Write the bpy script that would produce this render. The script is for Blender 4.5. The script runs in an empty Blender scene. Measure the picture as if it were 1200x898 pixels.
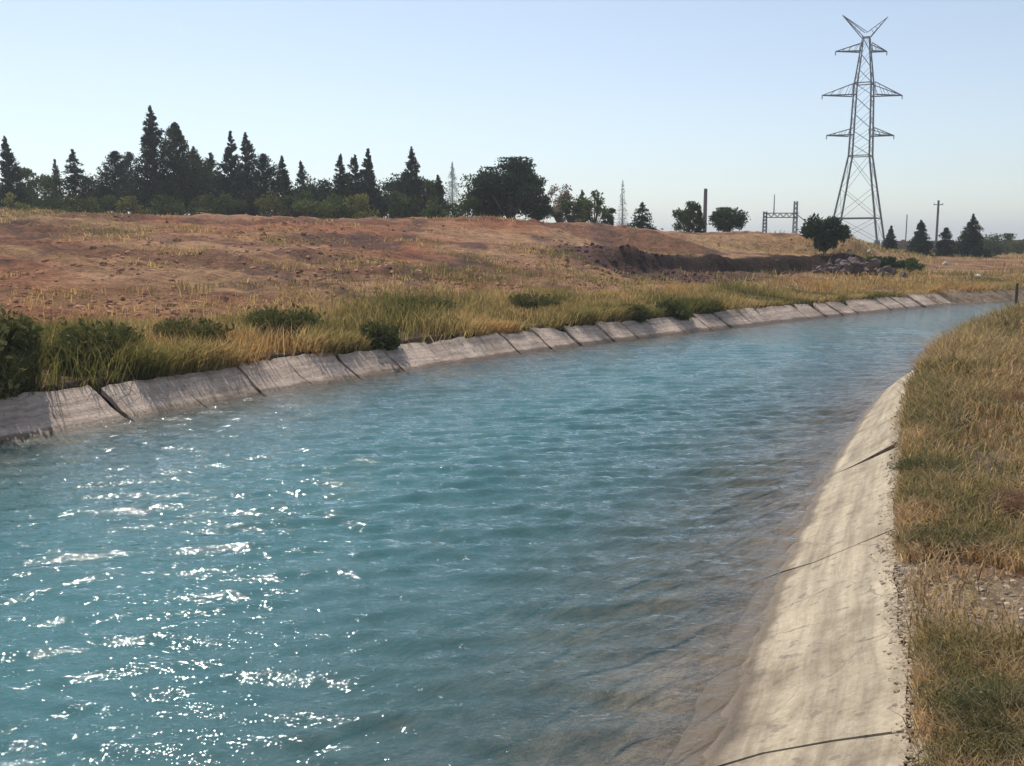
import bpy, math, random
import numpy as np
from mathutils import Vector, Matrix

SC = bpy.context.scene
COL = SC.collection
rad = math.radians

# ------------------------------------------------------------------ camera
CAM_H = 2.6
F = 1152.0                                    # focal length in photo pixels (1200 wide)
PITCH = math.atan((449 - 285) / F)
cam_data = bpy.data.cameras.new("camera")
cam = bpy.data.objects.new("camera", cam_data)
COL.objects.link(cam)
cam_data.sensor_width = 36.0
cam_data.lens = 36.0 * F / 1200.0
cam_data.clip_start = 0.1
cam_data.clip_end = 9000
cam.location = (0, 0, CAM_H)
cam.rotation_euler = (rad(90) - PITCH, 0, 0)
SC.camera = cam

# ------------------------------------------------------------------ light
SUN_AZ = -29.0                                # degrees from +Y, negative = to the left
SUN_EL = 55.0
world = bpy.data.worlds.new("World")
SC.world = world
world.use_nodes = True
wn = world.node_tree.nodes
wl = world.node_tree.links
for n in list(wn):
    wn.remove(n)
sky = wn.new('ShaderNodeTexSky')
sky.sky_type = 'NISHITA'
sky.sun_disc = False
sky.sun_elevation = rad(SUN_EL)
sky.sun_rotation = rad(SUN_AZ)
sky.altitude = 200
sky.air_density = 1.0
sky.dust_density = 0.4
sky.ozone_density = 1.6
bg = wn.new('ShaderNodeBackground')
bg.inputs['Strength'].default_value = 0.136
wo = wn.new('ShaderNodeOutputWorld')
hs = wn.new('ShaderNodeHueSaturation')
hs.inputs['Saturation'].default_value = 0.74
hs.inputs['Value'].default_value = 1.0
wl.new(sky.outputs[0], hs.inputs['Color'])
wl.new(hs.outputs[0], bg.inputs[0])
wl.new(bg.outputs[0], wo.inputs[0])

sun_data = bpy.data.lights.new("sun", 'SUN')
sun_data.energy = 4.2
sun_data.angle = rad(0.5)
sun_data.color = (1.0, 0.95, 0.87)
sun = bpy.data.objects.new("sun", sun_data)
COL.objects.link(sun)
sd = Vector((math.sin(rad(SUN_AZ)) * math.cos(rad(SUN_EL)), math.cos(rad(SUN_AZ)) * math.cos(rad(SUN_EL)), math.sin(rad(SUN_EL))))
sun.rotation_euler = sd.to_track_quat('Z', 'Y').to_euler()
sun.location = sd * 200

SC.view_settings.view_transform = 'Standard'
SC.view_settings.look = 'None'
SC.view_settings.exposure = 0.0
SC.view_settings.gamma = 1.0
SC.view_settings.use_curve_mapping = False

# ------------------------------------------------------------------ helpers
RNG = np.random.default_rng(7)
random.seed(7)


def tag(o, label=None, cat=None, group=None, kind=None):
    if label: o['label'] = label
    if cat: o['category'] = cat
    if group: o['group'] = group
    if kind: o['kind'] = kind
    return o


def link(name, me, mat=None, parent=None):
    o = bpy.data.objects.new(name, me)
    COL.objects.link(o)
    if mat is not None and len(me.materials) == 0:
        me.materials.append(mat)
    if parent is not None:
        o.parent = parent
    return o


def empty(name, loc, rz=0.0):
    o = bpy.data.objects.new(name, None)
    COL.objects.link(o)
    o.location = loc
    o.rotation_euler = (0, 0, rz)
    o.empty_display_size = 0.3
    return o


def np_mesh(name, V, Fc, cols=None, smooth=False, attrs=None):
    """V (n,3), Fc (m,k) with one k for all faces"""
    V = np.asarray(V, dtype=np.float32)
    Fc = np.asarray(Fc, dtype=np.int32)
    me = bpy.data.meshes.new(name)
    k = Fc.shape[1]
    me.vertices.add(len(V))
    me.vertices.foreach_set('co', V.ravel())
    me.loops.add(Fc.size)
    me.loops.foreach_set('vertex_index', Fc.ravel())
    me.polygons.add(len(Fc))
    me.polygons.foreach_set('loop_start', np.arange(0, Fc.size, k, dtype=np.int32))
    me.polygons.foreach_set('use_smooth', np.full(len(Fc), smooth, dtype=bool))
    me.update(calc_edges=True)
    if cols is not None:
        a = me.color_attributes.new('Col', 'FLOAT_COLOR', 'POINT')
        c = np.ones((len(V), 4), dtype=np.float32)
        c[:, :3] = cols
        a.data.foreach_set('color', c.ravel())
    if attrs:
        for key, val in attrs.items():
            a = me.attributes.new(key, 'FLOAT', 'POINT')
            a.data.foreach_set('value', np.asarray(val, dtype=np.float32))
    return me


def at(u, v, D):
    """world point seen at photo pixel (u, v), at distance D along +Y"""
    x = (u - 600) / F
    y = -(v - 449) / F
    d = Vector((x, math.cos(PITCH) + y * math.sin(PITCH), -math.sin(PITCH) + y * math.cos(PITCH)))
    return Vector((0, 0, CAM_H)) + d * (D / d.y)


# --- value noise
def _hash(ix, iy, seed):
    n = (ix.astype(np.int64) * 374761393 + iy.astype(np.int64) * 668265263 + seed * 1442695041) & 0x7fffffff
    n = ((n ^ (n >> 13)) * 1274126177) & 0x7fffffff
    n = n ^ (n >> 16)
    return (n & 0xffff) / 65535.0


def vnoise(x, y, seed=0):
    x = np.asarray(x, float); y = np.asarray(y, float)
    ix = np.floor(x); iy = np.floor(y)
    fx = x - ix; fy = y - iy
    fx = fx * fx * (3 - 2 * fx); fy = fy * fy * (3 - 2 * fy)
    a = _hash(ix, iy, seed); b = _hash(ix + 1, iy, seed)
    c = _hash(ix, iy + 1, seed); d = _hash(ix + 1, iy + 1, seed)
    return (a * (1 - fx) + b * fx) * (1 - fy) + (c * (1 - fx) + d * fx) * fy - 0.5


def fbm(x, y, oct=4, seed=0):
    s = 0; a = 1.0; t = 0
    for i in range(oct):
        ca, sa = math.cos(i * 1.1), math.sin(i * 1.1)
        s = s + a * vnoise(x * ca - y * sa + 17 * i, x * sa + y * ca, seed + i)
        t += a; a *= 0.5; x = x * 2.03; y = y * 2.03
    return s / t * 1.6


def sm(t):
    t = np.clip(t, 0, 1)
    return t * t * (3 - 2 * t)


# ------------------------------------------------------------------ canal geometry
# p = across the canal (right positive), s = along it; the canal runs 30 degrees right of +Y, then bends right
C30, S30 = math.cos(rad(30)), math.sin(rad(30))


def to_ps(x, y):
    return x * C30 - y * S30, x * S30 + y * C30


def to_xy(p, s):
    return p * C30 + s * S30, -p * S30 + s * C30


def curve(pts):
    s = np.array([q[1] for q in pts], float); p = np.array([q[0] for q in pts], float)
    S = np.arange(-300, 900, 0.1)
    P = np.interp(S, s, p)
    m = S > s[-1]
    P[m] = p[-1] + (S[m] - s[-1]) * 1.0
    k = np.hanning(41); k /= k.sum()
    P = np.convolve(np.pad(P, 20, 'edge'), k, 'valid')
    return S, P, np.gradient(P, S)


LW = curve([(-11.6, -30), (-12.0, 0), (-12.3, 8), (-12.35, 12), (-12.15, 15), (-11.8, 18), (-11.35, 21.5), (-10.6, 25), (-9.8, 28.5), (-8.4, 34), (-6.6, 40.5), (-4.5, 47), (-1.0, 54)])
LT = curve([(-12.3, -30), (-12.7, 0), (-13.0, 8), (-13.05, 12), (-12.85, 15), (-12.5, 18), (-12.0, 21.6), (-11.25, 25.2), (-10.4, 28.9), (-8.95, 34.4), (-7.15, 41), (-5.1, 47.3), (-1.8, 54)])
RW = curve([(-1.15, -30), (-1.25, 0), (-1.45, 4.5), (-1.7, 6), (-1.96, 8), (-2.22, 9.7), (-2.5, 12.7), (-2.75, 15.5), (-2.95, 18.5), (-2.9, 21.5), (-2.8, 26), (-2.35, 32), (-1.3, 38), (0.9, 44), (4.6, 49), (9.6, 54)])
RT = curve([(0.0, -30), (-0.2, 0), (-0.44, 4.2), (-.72, 5.6), (-.98, 6.9), (-1.2, 8.4), (-1.5, 10.6), (-1.85, 13), (-2.15, 16), (-2.35, 19), (-2.35, 22), (-2.2, 26.2), (-1.75, 32), (-0.65, 38.1), (1.6, 44), (5.3, 49), (10.3, 54)])


def P_(c, s): return np.interp(s, c[0], c[1])


def dist(c, p, s):
    return (p - P_(c, s)) / np.sqrt(1 + np.interp(s, c[0], c[2]) ** 2)


TOP = 0.45                                     # height of the lining's top edge over the water


def terrain(x, y, rough=True):
    x = np.asarray(x, float); y = np.asarray(y, float)
    p, s = to_ps(x, y)
    a = np.degrees(np.arctan2(x, y)); r = np.hypot(x, y)
    lw = -dist(LW, p, s); lt = -dist(LT, p, s); rw = dist(RW, p, s); rt = dist(RT, p, s)
    # canal
    din = np.minimum(-lw, -rw)
    din = np.maximum(0, din + .45 * fbm(x / 1.1, y / 1.1, 4, 3) * sm(din / .8))
    zc = -np.clip(din * 0.34, 0, 1.5) - 0.035 - .02 * fbm(x / .5, y / .5, 3, 4)
    zl_ = TOP * np.clip(lw / np.maximum(lw - lt, 1e-3), 0, 1) - 0.12 + (.13 + .05 * fbm(x / .8, y / .8, 3, 6)) * sm((s - 43) / 3)
    zr_ = TOP * np.clip(rw / np.maximum(rw - rt, 1e-3), 0, 1) - 0.12
    # left land
    H = np.interp(a, [-180, -90, -50, -27, 0, 8, 14.6, 18.5, 20.5, 23, 28, 60, 180], [2, 3, 3.9, 3.9, 3.65, 3.25, 3.1, 3.0, 1.9, 1.35, 1.3, 1.3, 2])
    c = np.interp(a, [-60, -27, 0, 15, 19, 22, 28, 60], [36, 33, 21, 16, 16, 26, 50, 60])
    wob = fbm(x / 9.0, y / 9.0, 3, 5)
    t = (lt - 4.5 + wob * 2.0) / (c - 4.5)
    tl = np.clip(t, 0, 1)
    scarp = 0.12 * tl + 0.88 * (0.45 * sm((tl - 0.40) / 0.08) + 0.55 * sm((tl - 0.7) / 0.3))
    wsc = sm((a - 2) / 6.0) * sm((21.5 - a) / 2.5)
    lin = tl * 0.75 + 0.25 * sm(tl)
    ramp = lin * (1 - wsc) + scarp * wsc
    zl = 0.5 + 0.35 * sm(lt / 5) + (H - 0.85) * ramp
    zl = zl * sm(lt / 0.14 + 0.15) + (TOP - 0.14) * (1 - sm(lt / 0.14 + 0.15))
    # dark soil heap in the field
    hx, hy = 6.6, 46.0
    heap = np.exp(-(((x - hx) / 4.2) ** 2 + ((y - hy) / 2.6) ** 2)) + .8 * np.exp(-(((x - 3.2) / 2.0) ** 2 + ((y - 42) / 1.6) ** 2))
    zl = zl + 0.45 * heap * (1 + fbm(x / 1.3, y / 1.3, 3, 31))
    fz = 2.0 + 3.5 * fbm(x / 420., y / 420., 3, 77)
    far = sm((r - 260) / 500)
    zl = zl * (1 - far) + fz * far
    # right land
    zr = TOP + 0.01 + 0.10 * sm(rt / 2.5) + 0.75 * sm((rt - 3) / 9) * sm((r - 9) / 14)
    zr = zr + 0.30 * sm((s - 27) / 9) * sm((rt - .1) / 1.2) + 0.38 * sm((s - 22) / 9) * sm((rt - .1) / 1.2)
    zr = zr - 0.05 * (1 - sm(rt / 0.05 + 0.2))
    zr = zr * (1 - far) + fz * far
    if rough:
        nl = 0.26 * fbm(x / 3.4, y / 3.4, 4, 11) + 0.30 * np.abs(fbm(x / 1.3, y / 1.3, 3, 12)) * (.4 + 1.2 * sm(fbm(x / 6, y / 6, 2, 14) + .5)) * sm((lt - 3) / 4) * sm((90 - r) / 20) + 0.55 * fbm(x / 14., y / 14., 2, 13) * sm((lt - 6) / 8)
        zl = zl + nl * sm((lt - 0.3) / 5) * (1 - .65 * sm((a - 18.5) / 3))
        zr = zr + 0.05 * fbm(x / .7, y / .7, 4, 21) * sm((rt - .05) / .8) + 0.16 * fbm(x / 5., y / 5., 3, 22) * sm((rt - 1) / 3)
    z = np.where(lt > 0, zl, np.where(lw > 0, zl_, np.where(rt > 0, zr, np.where(rw > 0, zr_, zc))))
    return z


def tz(x, y):
    return float(terrain(np.array([x]), np.array([y]))[0])


# ------------------------------------------------------------------ materials
def new_mat(name):
    m = bpy.data.materials.new(name)
    m.use_nodes = True
    nt = m.node_tree
    for n in list(nt.nodes):
        nt.nodes.remove(n)
    out = nt.nodes.new('ShaderNodeOutputMaterial')
    return m, nt, out


def N(nt, t, **kw):
    n = nt.nodes.new(t)
    for k, v in kw.items():
        if k in n.inputs.keys():
            n.inputs[k].default_value = v
        else:
            setattr(n, k, v)
    return n


def noise(nt, scale, detail=4, rough=0.6, vec=None, dim='3D'):
    n = N(nt, 'ShaderNodeTexNoise')
    n.noise_dimensions = dim
    n.inputs['Scale'].default_value = scale
    n.inputs['Detail'].default_value = detail
    n.inputs['Roughness'].default_value = rough
    if vec is not None:
        nt.links.new(vec, n.inputs['Vector'])
    return n


def ramp(nt, src, stops):
    r = N(nt, 'ShaderNodeValToRGB')
    el = r.color_ramp.elements
    while len(el) < len(stops):
        el.new(0.5)
    for e, (p, c) in zip(el, stops):
        e.position = p
        e.color = (c, c, c, 1) if isinstance(c, (int, float)) else (*c, 1)
    nt.links.new(src, r.inputs[0])
    return r


def mix(nt, fac, a, b, mode='MIX'):
    m = N(nt, 'ShaderNodeMix', data_type='RGBA', blend_type=mode)
    for sock, val in ((m.inputs[0], fac), (m.inputs[6], a), (m.inputs[7], b)):
        if isinstance(val, (int, float)):
            sock.default_value = val
        elif isinstance(val, tuple):
            sock.default_value = (*val, 1)
        else:
            nt.links.new(val, sock)
    return m.outputs[2]


def ground_mat():
    m, nt, out = new_mat('earth')
    col = N(nt, 'ShaderNodeVertexColor', layer_name='Col')
    geo = N(nt, 'ShaderNodeNewGeometry')
    n1 = noise(nt, 0.9, 7, 0.65, geo.outputs['Position'])
    n2 = noise(nt, 9.0, 6, 0.7, geo.outputs['Position'])
    n3 = noise(nt, 60.0, 3, 0.7, geo.outputs['Position'])
    r1 = ramp(nt, n1.outputs[0], [(0.3, 0.62), (0.7, 1.35)])
    r2 = ramp(nt, n2.outputs[0], [(0.32, 0.5), (0.68, 1.45)])
    c = mix(nt, 1.0, col.outputs[0], r1.outputs[0], 'MULTIPLY')
    n4 = noise(nt, 2.6, 5, 0.7, geo.outputs['Position'])
    c = mix(nt, 0.85, c, r2.outputs[0], 'MULTIPLY')
    c = mix(nt, 0.8, c, ramp(nt, n4.outputs[0], [(0.36, 0.52), (0.5, 1.0), (0.66, 1.22)]).outputs[0], 'MULTIPLY')
    b = N(nt, 'ShaderNodeBump'); b.inputs['Strength'].default_value = 1.0; b.inputs['Distance'].default_value = 0.22
    nt.links.new(n2.outputs[0], b.inputs['Height'])
    b2 = N(nt, 'ShaderNodeBump'); b2.inputs['Strength'].default_value = 0.8; b2.inputs['Distance'].default_value = 0.015
    nt.links.new(n3.outputs[0], b2.inputs['Height']); nt.links.new(b.outputs[0], b2.inputs['Normal'])
    p = N(nt, 'ShaderNodeBsdfPrincipled', Roughness=0.95)
    p.inputs['Specular IOR Level'].default_value = 0.15
    nt.links.new(c, p.inputs['Base Color']); nt.links.new(b2.outputs[0], p.inputs['Normal'])
    nt.links.new(p.outputs[0], out.inputs[0])
    return m


def leaf_mat(name, trans=0.25):
    m, nt, out = new_mat(name)
    col = N(nt, 'ShaderNodeVertexColor', layer_name='Col')
    d = N(nt, 'ShaderNodeBsdfDiffuse'); t = N(nt, 'ShaderNodeBsdfTranslucent')
    nt.links.new(col.outputs[0], d.inputs[0])
    nt.links.new(mix(nt, 1.0, col.outputs[0], (1.25, 1.15, .8), 'MULTIPLY'), t.inputs[0])
    mx = N(nt, 'ShaderNodeMixShader'); mx.inputs[0].default_value = trans
    nt.links.new(d.outputs[0], mx.inputs[1]); nt.links.new(t.outputs[0], mx.inputs[2])
    nt.links.new(mx.outputs[0], out.inputs[0])
    return m


def plain_mat(name, color, rough=0.8, metal=0.0, scale=6.0, var=0.35, bump=0.01):
    m, nt, out = new_mat(name)
    tc = N(nt, 'ShaderNodeTexCoord')
    n = noise(nt, scale, 5, 0.65, tc.outputs['Object'])
    r = ramp(nt, n.outputs[0], [(0.3, 1 - var), (0.7, 1 + var)])
    c = mix(nt, 1.0, color, r.outputs[0], 'MULTIPLY')
    p = N(nt, 'ShaderNodeBsdfPrincipled', Roughness=rough, Metallic=metal)
    nt.links.new(c, p.inputs['Base Color'])
    b = N(nt, 'ShaderNodeBump'); b.inputs['Distance'].default_value = bump
    nt.links.new(n.outputs[0], b.inputs['Height']); nt.links.new(b.outputs[0], p.inputs['Normal'])
    nt.links.new(p.outputs[0], out.inputs[0])
    return m


def concrete_mat(name, tone):
    m, nt, out = new_mat(name)
    geo = N(nt, 'ShaderNodeNewGeometry')
    uv = N(nt, 'ShaderNodeUVMap', uv_map='UVMap')      # U along the canal in metres, V up the slope in metres
    mp = N(nt, 'ShaderNodeMapping'); mp.inputs['Scale'].default_value = (0.35, 9.0, 1)
    nt.links.new(uv.outputs[0], mp.inputs[0])
    streak = noise(nt, 1.0, 5, 0.7, mp.outputs[0])
    n1 = noise(nt, 2.2, 6, 0.65, geo.outputs['Position'])
    n2 = noise(nt, 22., 5, 0.7, geo.outputs['Position'])
    sep = N(nt, 'ShaderNodeSeparateXYZ'); nt.links.new(geo.outputs['Position'], sep.inputs[0])
    c = mix(nt, 1.0, tone, ramp(nt, streak.outputs[0], [(0.36, (0.66, .64, .62)), (0.62, (1.16, 1.15, 1.13))]).outputs[0], 'MULTIPLY')
    c = mix(nt, 0.9, c, ramp(nt, n1.outputs[0], [(0.3, (.60, .56, .52)), (0.55, (1.02, 1, .98)), (0.75, (1.14, 1.12, 1.08))]).outputs[0], 'MULTIPLY')
    c = mix(nt, 0.6, c, ramp(nt, n2.outputs[0], [(0.32, 0.72), (0.6, 1.1)]).outputs[0], 'MULTIPLY')
    # dark speckle: lichen and pits
    n3 = noise(nt, 11., 2, 0.5, geo.outputs['Position'])
    c = mix(nt, ramp(nt, n3.outputs[0], [(0.62, 0.0), (0.69, 0.6)]).outputs[0], c, (.16, .13, .10))
    # hairline cracks
    nw = noise(nt, 3.0, 3, 0.6, geo.outputs['Position'])
    wv = N(nt, 'ShaderNodeVectorMath', operation='MULTIPLY_ADD'); wv.inputs[1].default_value = (.35, .35, .35)
    nt.links.new(nw.outputs[1], wv.inputs[0]); nt.links.new(geo.outputs['Position'], wv.inputs[2])
    vo = N(nt, 'ShaderNodeTexVoronoi', feature='DISTANCE_TO_EDGE'); vo.inputs['Scale'].default_value = 0.75
    nt.links.new(wv.outputs[0], vo.inputs['Vector'])
    ck = ramp(nt, vo.outputs['Distance'], [(0.0, .75), (0.009, 0.0)])
    ckm = N(nt, 'ShaderNodeMath', operation='MULTIPLY'); nt.links.new(ck.outputs[0], ckm.inputs[0])
    nt.links.new(ramp(nt, n1.outputs[0], [(.46, 0.0), (.56, 1.0)]).outputs[0], ckm.inputs[1])
    c = mix(nt, ckm.outputs[0], c, (.13, .10, .08))
    # wet, silt stained band by the waterline
    ad = N(nt, 'ShaderNodeMath', operation='MULTIPLY_ADD'); ad.inputs[1].default_value = 0.10; nt.links.new(n1.outputs[0], ad.inputs[0]); nt.links.new(sep.outputs[2], ad.inputs[2])
    wet = ramp(nt, ad.outputs[0], [(0.085, 1.0), (0.12, 0.0)])
    c = mix(nt, wet.outputs[0], c, mix(nt, 1.0, c, (.40, .34, .25), 'MULTIPLY'))
    silt = ramp(nt, ad.outputs[0], [(0.015, 1.0), (0.07, 0.0)])
    c = mix(nt, silt.outputs[0], c, mix(nt, n2.outputs[0], (.13, .095, .07), (.30, .20, .15)))
    p = N(nt, 'ShaderNodeBsdfPrincipled')
    rr = ramp(nt, wet.outputs[0], [(0.0, 0.9), (1.0, 0.45)])
    nt.links.new(rr.outputs[0], p.inputs['Roughness'])
    b = N(nt, 'ShaderNodeBump'); b.inputs['Distance'].default_value = 0.02; b.inputs['Strength'].default_value = 0.9
    nt.links.new(n2.outputs[0], b.inputs['Height'])
    b2 = N(nt, 'ShaderNodeBump'); b2.inputs['Distance'].default_value = 0.03; b2.inputs['Strength'].default_value = 0.6
    nt.links.new(streak.outputs[0], b2.inputs['Height']); nt.links.new(b.outputs[0], b2.inputs['Normal'])
    nt.links.new(c, p.inputs['Base Color']); nt.links.new(b2.outputs[0], p.inputs['Normal'])
    nt.links.new(p.outputs[0], out.inputs[0])
    return m


def water_mat():
    m, nt, out = new_mat('canal_water')
    geo = N(nt, 'ShaderNodeNewGeometry')
    dep = N(nt, 'ShaderNodeAttribute', attribute_name='depth')
    # fine ripples on top of the modelled waves
    mp = N(nt, 'ShaderNodeMapping'); mp.inputs['Scale'].default_value = (0.38, 1.0, 1.0); mp.inputs['Rotation'].default_value = (0, 0, rad(8))
    nt.links.new(geo.outputs['Position'], mp.inputs[0])
    n1 = noise(nt, 14.0, 3, 0.6, mp.outputs[0]); n1.inputs['Distortion'].default_value = 0.6
    b = N(nt, 'ShaderNodeBump'); b.inputs['Strength'].default_value = 0.9; b.inputs['Distance'].default_value = 0.016
    nt.links.new(n1.outputs[0], b.inputs['Height'])
    n1b = noise(nt, 42.0, 2, 0.5, mp.outputs[0])
    b0 = N(nt, 'ShaderNodeBump'); b0.inputs['Strength'].default_value = 0.8; b0.inputs['Distance'].default_value = 0.0065
    nt.links.new(n1b.outputs[0], b0.inputs['Height']); nt.links.new(b0.outputs[0], b.inputs['Normal'])
    n2 = noise(nt, 0.5, 3, 0.5, geo.outputs['Position'])
    # murk: how much the suspended silt hides the bed
    mul = N(nt, 'ShaderNodeMath', operation='MULTIPLY'); mul.inputs[1].default_value = -1.0; nt.links.new(dep.outputs['Fac'], mul.inputs[0])
    ex = N(nt, 'ShaderNodeMath', operation='EXPONENT'); nt.links.new(mul.outputs[0], ex.inputs[0])
    murk = N(nt, 'ShaderNodeMath', operation='SUBTRACT'); murk.inputs[0].default_value = 0.97; nt.links.new(ex.outputs[0], murk.inputs[1])
    murk.use_clamp = True
    dif = N(nt, 'ShaderNodeBsdfDiffuse')
    nt.links.new(mix(nt, n2.outputs[0], (0.054, 0.180, 0.195), (0.080, 0.228, 0.240)), dif.inputs[0])
    tr = N(nt, 'ShaderNodeBsdfTransparent'); tr.inputs[0].default_value = (.93, .95, .90, 1)
    body = N(nt, 'ShaderNodeMixShader')
    nt.links.new(murk.outputs[0], body.inputs[0]); nt.links.new(tr.outputs[0], body.inputs[1]); nt.links.new(dif.outputs[0], body.inputs[2])
    gl = N(nt, 'ShaderNodeBsdfGlossy'); gl.inputs['Roughness'].default_value = 0.045; nt.links.new(b.outputs[0], gl.inputs['Normal'])
    fr = N(nt, 'ShaderNodeFresnel', IOR=1.33); nt.links.new(b.outputs[0], fr.inputs['Normal'])
    mx = N(nt, 'ShaderNodeMixShader')
    nt.links.new(fr.outputs[0], mx.inputs[0]); nt.links.new(body.outputs[0], mx.inputs[1]); nt.links.new(gl.outputs[0], mx.inputs[2])
    nt.links.new(mx.outputs[0], out.inputs[0])
    return m


M_EARTH = ground_mat()
M_GRASS = leaf_mat('grass_blades', 0.48)
M_LEAF = leaf_mat('foliage', 0.18)
M_CONC_R = concrete_mat('pale_concrete', (0.45, 0.38, 0.275))
M_CONC_L = concrete_mat('grey_concrete', (0.60, 0.47, 0.375))
M_WATER = water_mat()
M_BARK = plain_mat('bark', (0.10, 0.075, 0.055), 0.9, 0, 8, .4, .02)
M_STEEL = plain_mat('galvanised_steel', (0.13, 0.14, 0.16), 0.55, 0.3, 2, .2, .003)
M_WOOD = plain_mat('weathered_wood', (0.09, 0.065, 0.045), 0.9, 0, 10, .4, .01)
M_POLE = plain_mat('pole_concrete', (0.16, 0.16, 0.165), 0.9, 0, 5, .2, .01)
M_WALL = plain_mat('mud_brick', (0.24, 0.18, 0.145), 0.95, 0, 3, .3, .03)
M_ROCK_W = plain_mat('white_rock', (0.62, 0.55, 0.50), 0.9, 0, 5, .25, .03)
M_ROCK_G = plain_mat('grey_rubble', (0.15, 0.105, 0.10), 0.95, 0, 3, .4, .05)
M_STONE = leaf_mat('stones', 0.0)


# ------------------------------------------------------------------ ground sheet
def build_ground():
    th_in = np.arange(-36, 36.01, 0.17)
    th_out = np.concatenate([np.arange(36.8, 60, 0.8), np.arange(60, 300, 3.0), np.arange(300, 323.3, 0.8)])
    th = np.radians(np.concatenate([th_in, th_out]))
    r = [0.4]
    while r[-1] < 2500:
        q = r[-1]
        r.append(q * ((1.012 if q < 16 else 1.0065) if q < 75 else (1.02 if q < 250 else 1.08)) + 0.006)
    r = np.array(r)
    R, T = np.meshgrid(r, th, indexing='ij')
    X = (R * np.sin(T)).ravel(); Y = (R * np.cos(T)).ravel()
    Z = terrain(X, Y)
    nr, nt_ = len(r), len(th)
    i = np.arange(nr - 1)[:, None]; j = np.arange(nt_)[None, :]; j2 = (j + 1) % nt_
    Fc = np.stack([i * nt_ + j, i * nt_ + j2, (i + 1) * nt_ + j2, (i + 1) * nt_ + j], -1).reshape(-1, 4)
    V = np.stack([X, Y, Z], -1)
    # centre cap: triangle fan as degenerate-free quads is not needed, use one more vertex ring point
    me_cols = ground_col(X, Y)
    # close the small hole under the camera
    V = np.vstack([V, [[0, 0, Z[:nt_].mean()]]])
    me_cols = np.vstack([me_cols, me_cols[:1]])
    c = len(V) - 1
    jj = np.arange(0, nt_ - 1, 2)
    cap = np.stack([np.full_like(jj, c), (jj + 2) % nt_, (jj + 1) % nt_, jj], -1)
    Fc = np.vstack([Fc[:, ::-1], cap])
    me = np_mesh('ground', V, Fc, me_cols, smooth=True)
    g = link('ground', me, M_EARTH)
    tag(g, 'reddish brown earth banks and rough field on both sides of the canal', kind='structure')


def lerp(a, b, t):
    return a + (b - a) * t[:, None]


def ground_col(x, y):
    p, s = to_ps(x, y)
    lw = -dist(LW, p, s); lt = -dist(LT, p, s); rt = dist(RT, p, s)
    a = np.degrees(np.arctan2(x, y)); r = np.hypot(x, y)
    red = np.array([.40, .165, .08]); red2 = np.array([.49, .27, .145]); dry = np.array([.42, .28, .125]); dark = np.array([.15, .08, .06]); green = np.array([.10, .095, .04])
    brown = np.array([.20, .13, .075]); bed = np.array([.42, .31, .25]); tan = np.array([.42, .31, .20]); grey = np.array([.36, .30, .23])
    c = np.tile(red, (len(x), 1))
    c = lerp(c, red2, sm(fbm(x / 6, y / 6, 4, 41) * 2.5 + .5))
    c = lerp(c, dry, sm(fbm(x / 9, y / 4.5, 4, 42) * 3 + .0) * .5)
    c = lerp(c, np.array([.19, .075, .045]), sm(fbm(x / 7, y / 2.0, 4, 46) * 3.5 + .1) * .7)
    c = lerp(c, dry, sm((a - 9) / 7) * sm((lt - 1) / 2) * .35)
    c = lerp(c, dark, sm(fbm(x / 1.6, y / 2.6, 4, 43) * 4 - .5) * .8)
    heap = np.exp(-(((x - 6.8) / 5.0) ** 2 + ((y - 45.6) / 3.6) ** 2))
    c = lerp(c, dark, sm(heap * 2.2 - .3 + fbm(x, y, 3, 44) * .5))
    # dark band along the scarp
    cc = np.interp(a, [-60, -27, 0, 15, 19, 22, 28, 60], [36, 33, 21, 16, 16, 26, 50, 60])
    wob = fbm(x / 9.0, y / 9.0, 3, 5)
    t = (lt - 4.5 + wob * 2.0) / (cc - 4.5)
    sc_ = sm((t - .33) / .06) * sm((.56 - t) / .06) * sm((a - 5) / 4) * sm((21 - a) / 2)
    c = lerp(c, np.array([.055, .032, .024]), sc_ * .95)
    c = lerp(c, brown, sm((5.2 - lt + 2 * fbm(x / 2, y / 2, 3, 45)) / 3.0) * (1 - .6 * sm((a - 12) / 8)))
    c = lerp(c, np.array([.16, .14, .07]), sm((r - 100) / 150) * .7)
    rr = np.tile(tan, (len(x), 1))
    rr = lerp(rr, np.array([.40, .215, .12]), sm(fbm(x / 2.2, y / 2.2, 4, 51) * 3 + .3))
    rr = lerp(rr, brown * 1.3, sm(fbm(x / 1.2, y / 1.2, 4, 52) * 3 + .1) * .5)
    rr = lerp(rr, grey * 1.1, .5 * sm((.16 - rt + .5 * fbm(x / .6, y / .6, 3, 53)) / .3))
    inner = (lt <= 0) & (rt <= 0)
    c = np.where((rt > 0)[:, None], rr, c)
    c = np.where(inner[:, None], bed[None, :], c)
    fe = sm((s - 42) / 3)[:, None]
    c = np.where(((lw > 0) & (lt < 0.25) & ~(rt > 0))[:, None], np.array([.07, .05, .035])[None, :] * (1 - fe) + np.array([.40, .29, .19])[None, :] * fe, c)  # shade under the overhanging grass behind the left lining, painted into the earth
    return c


build_ground()


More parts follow.
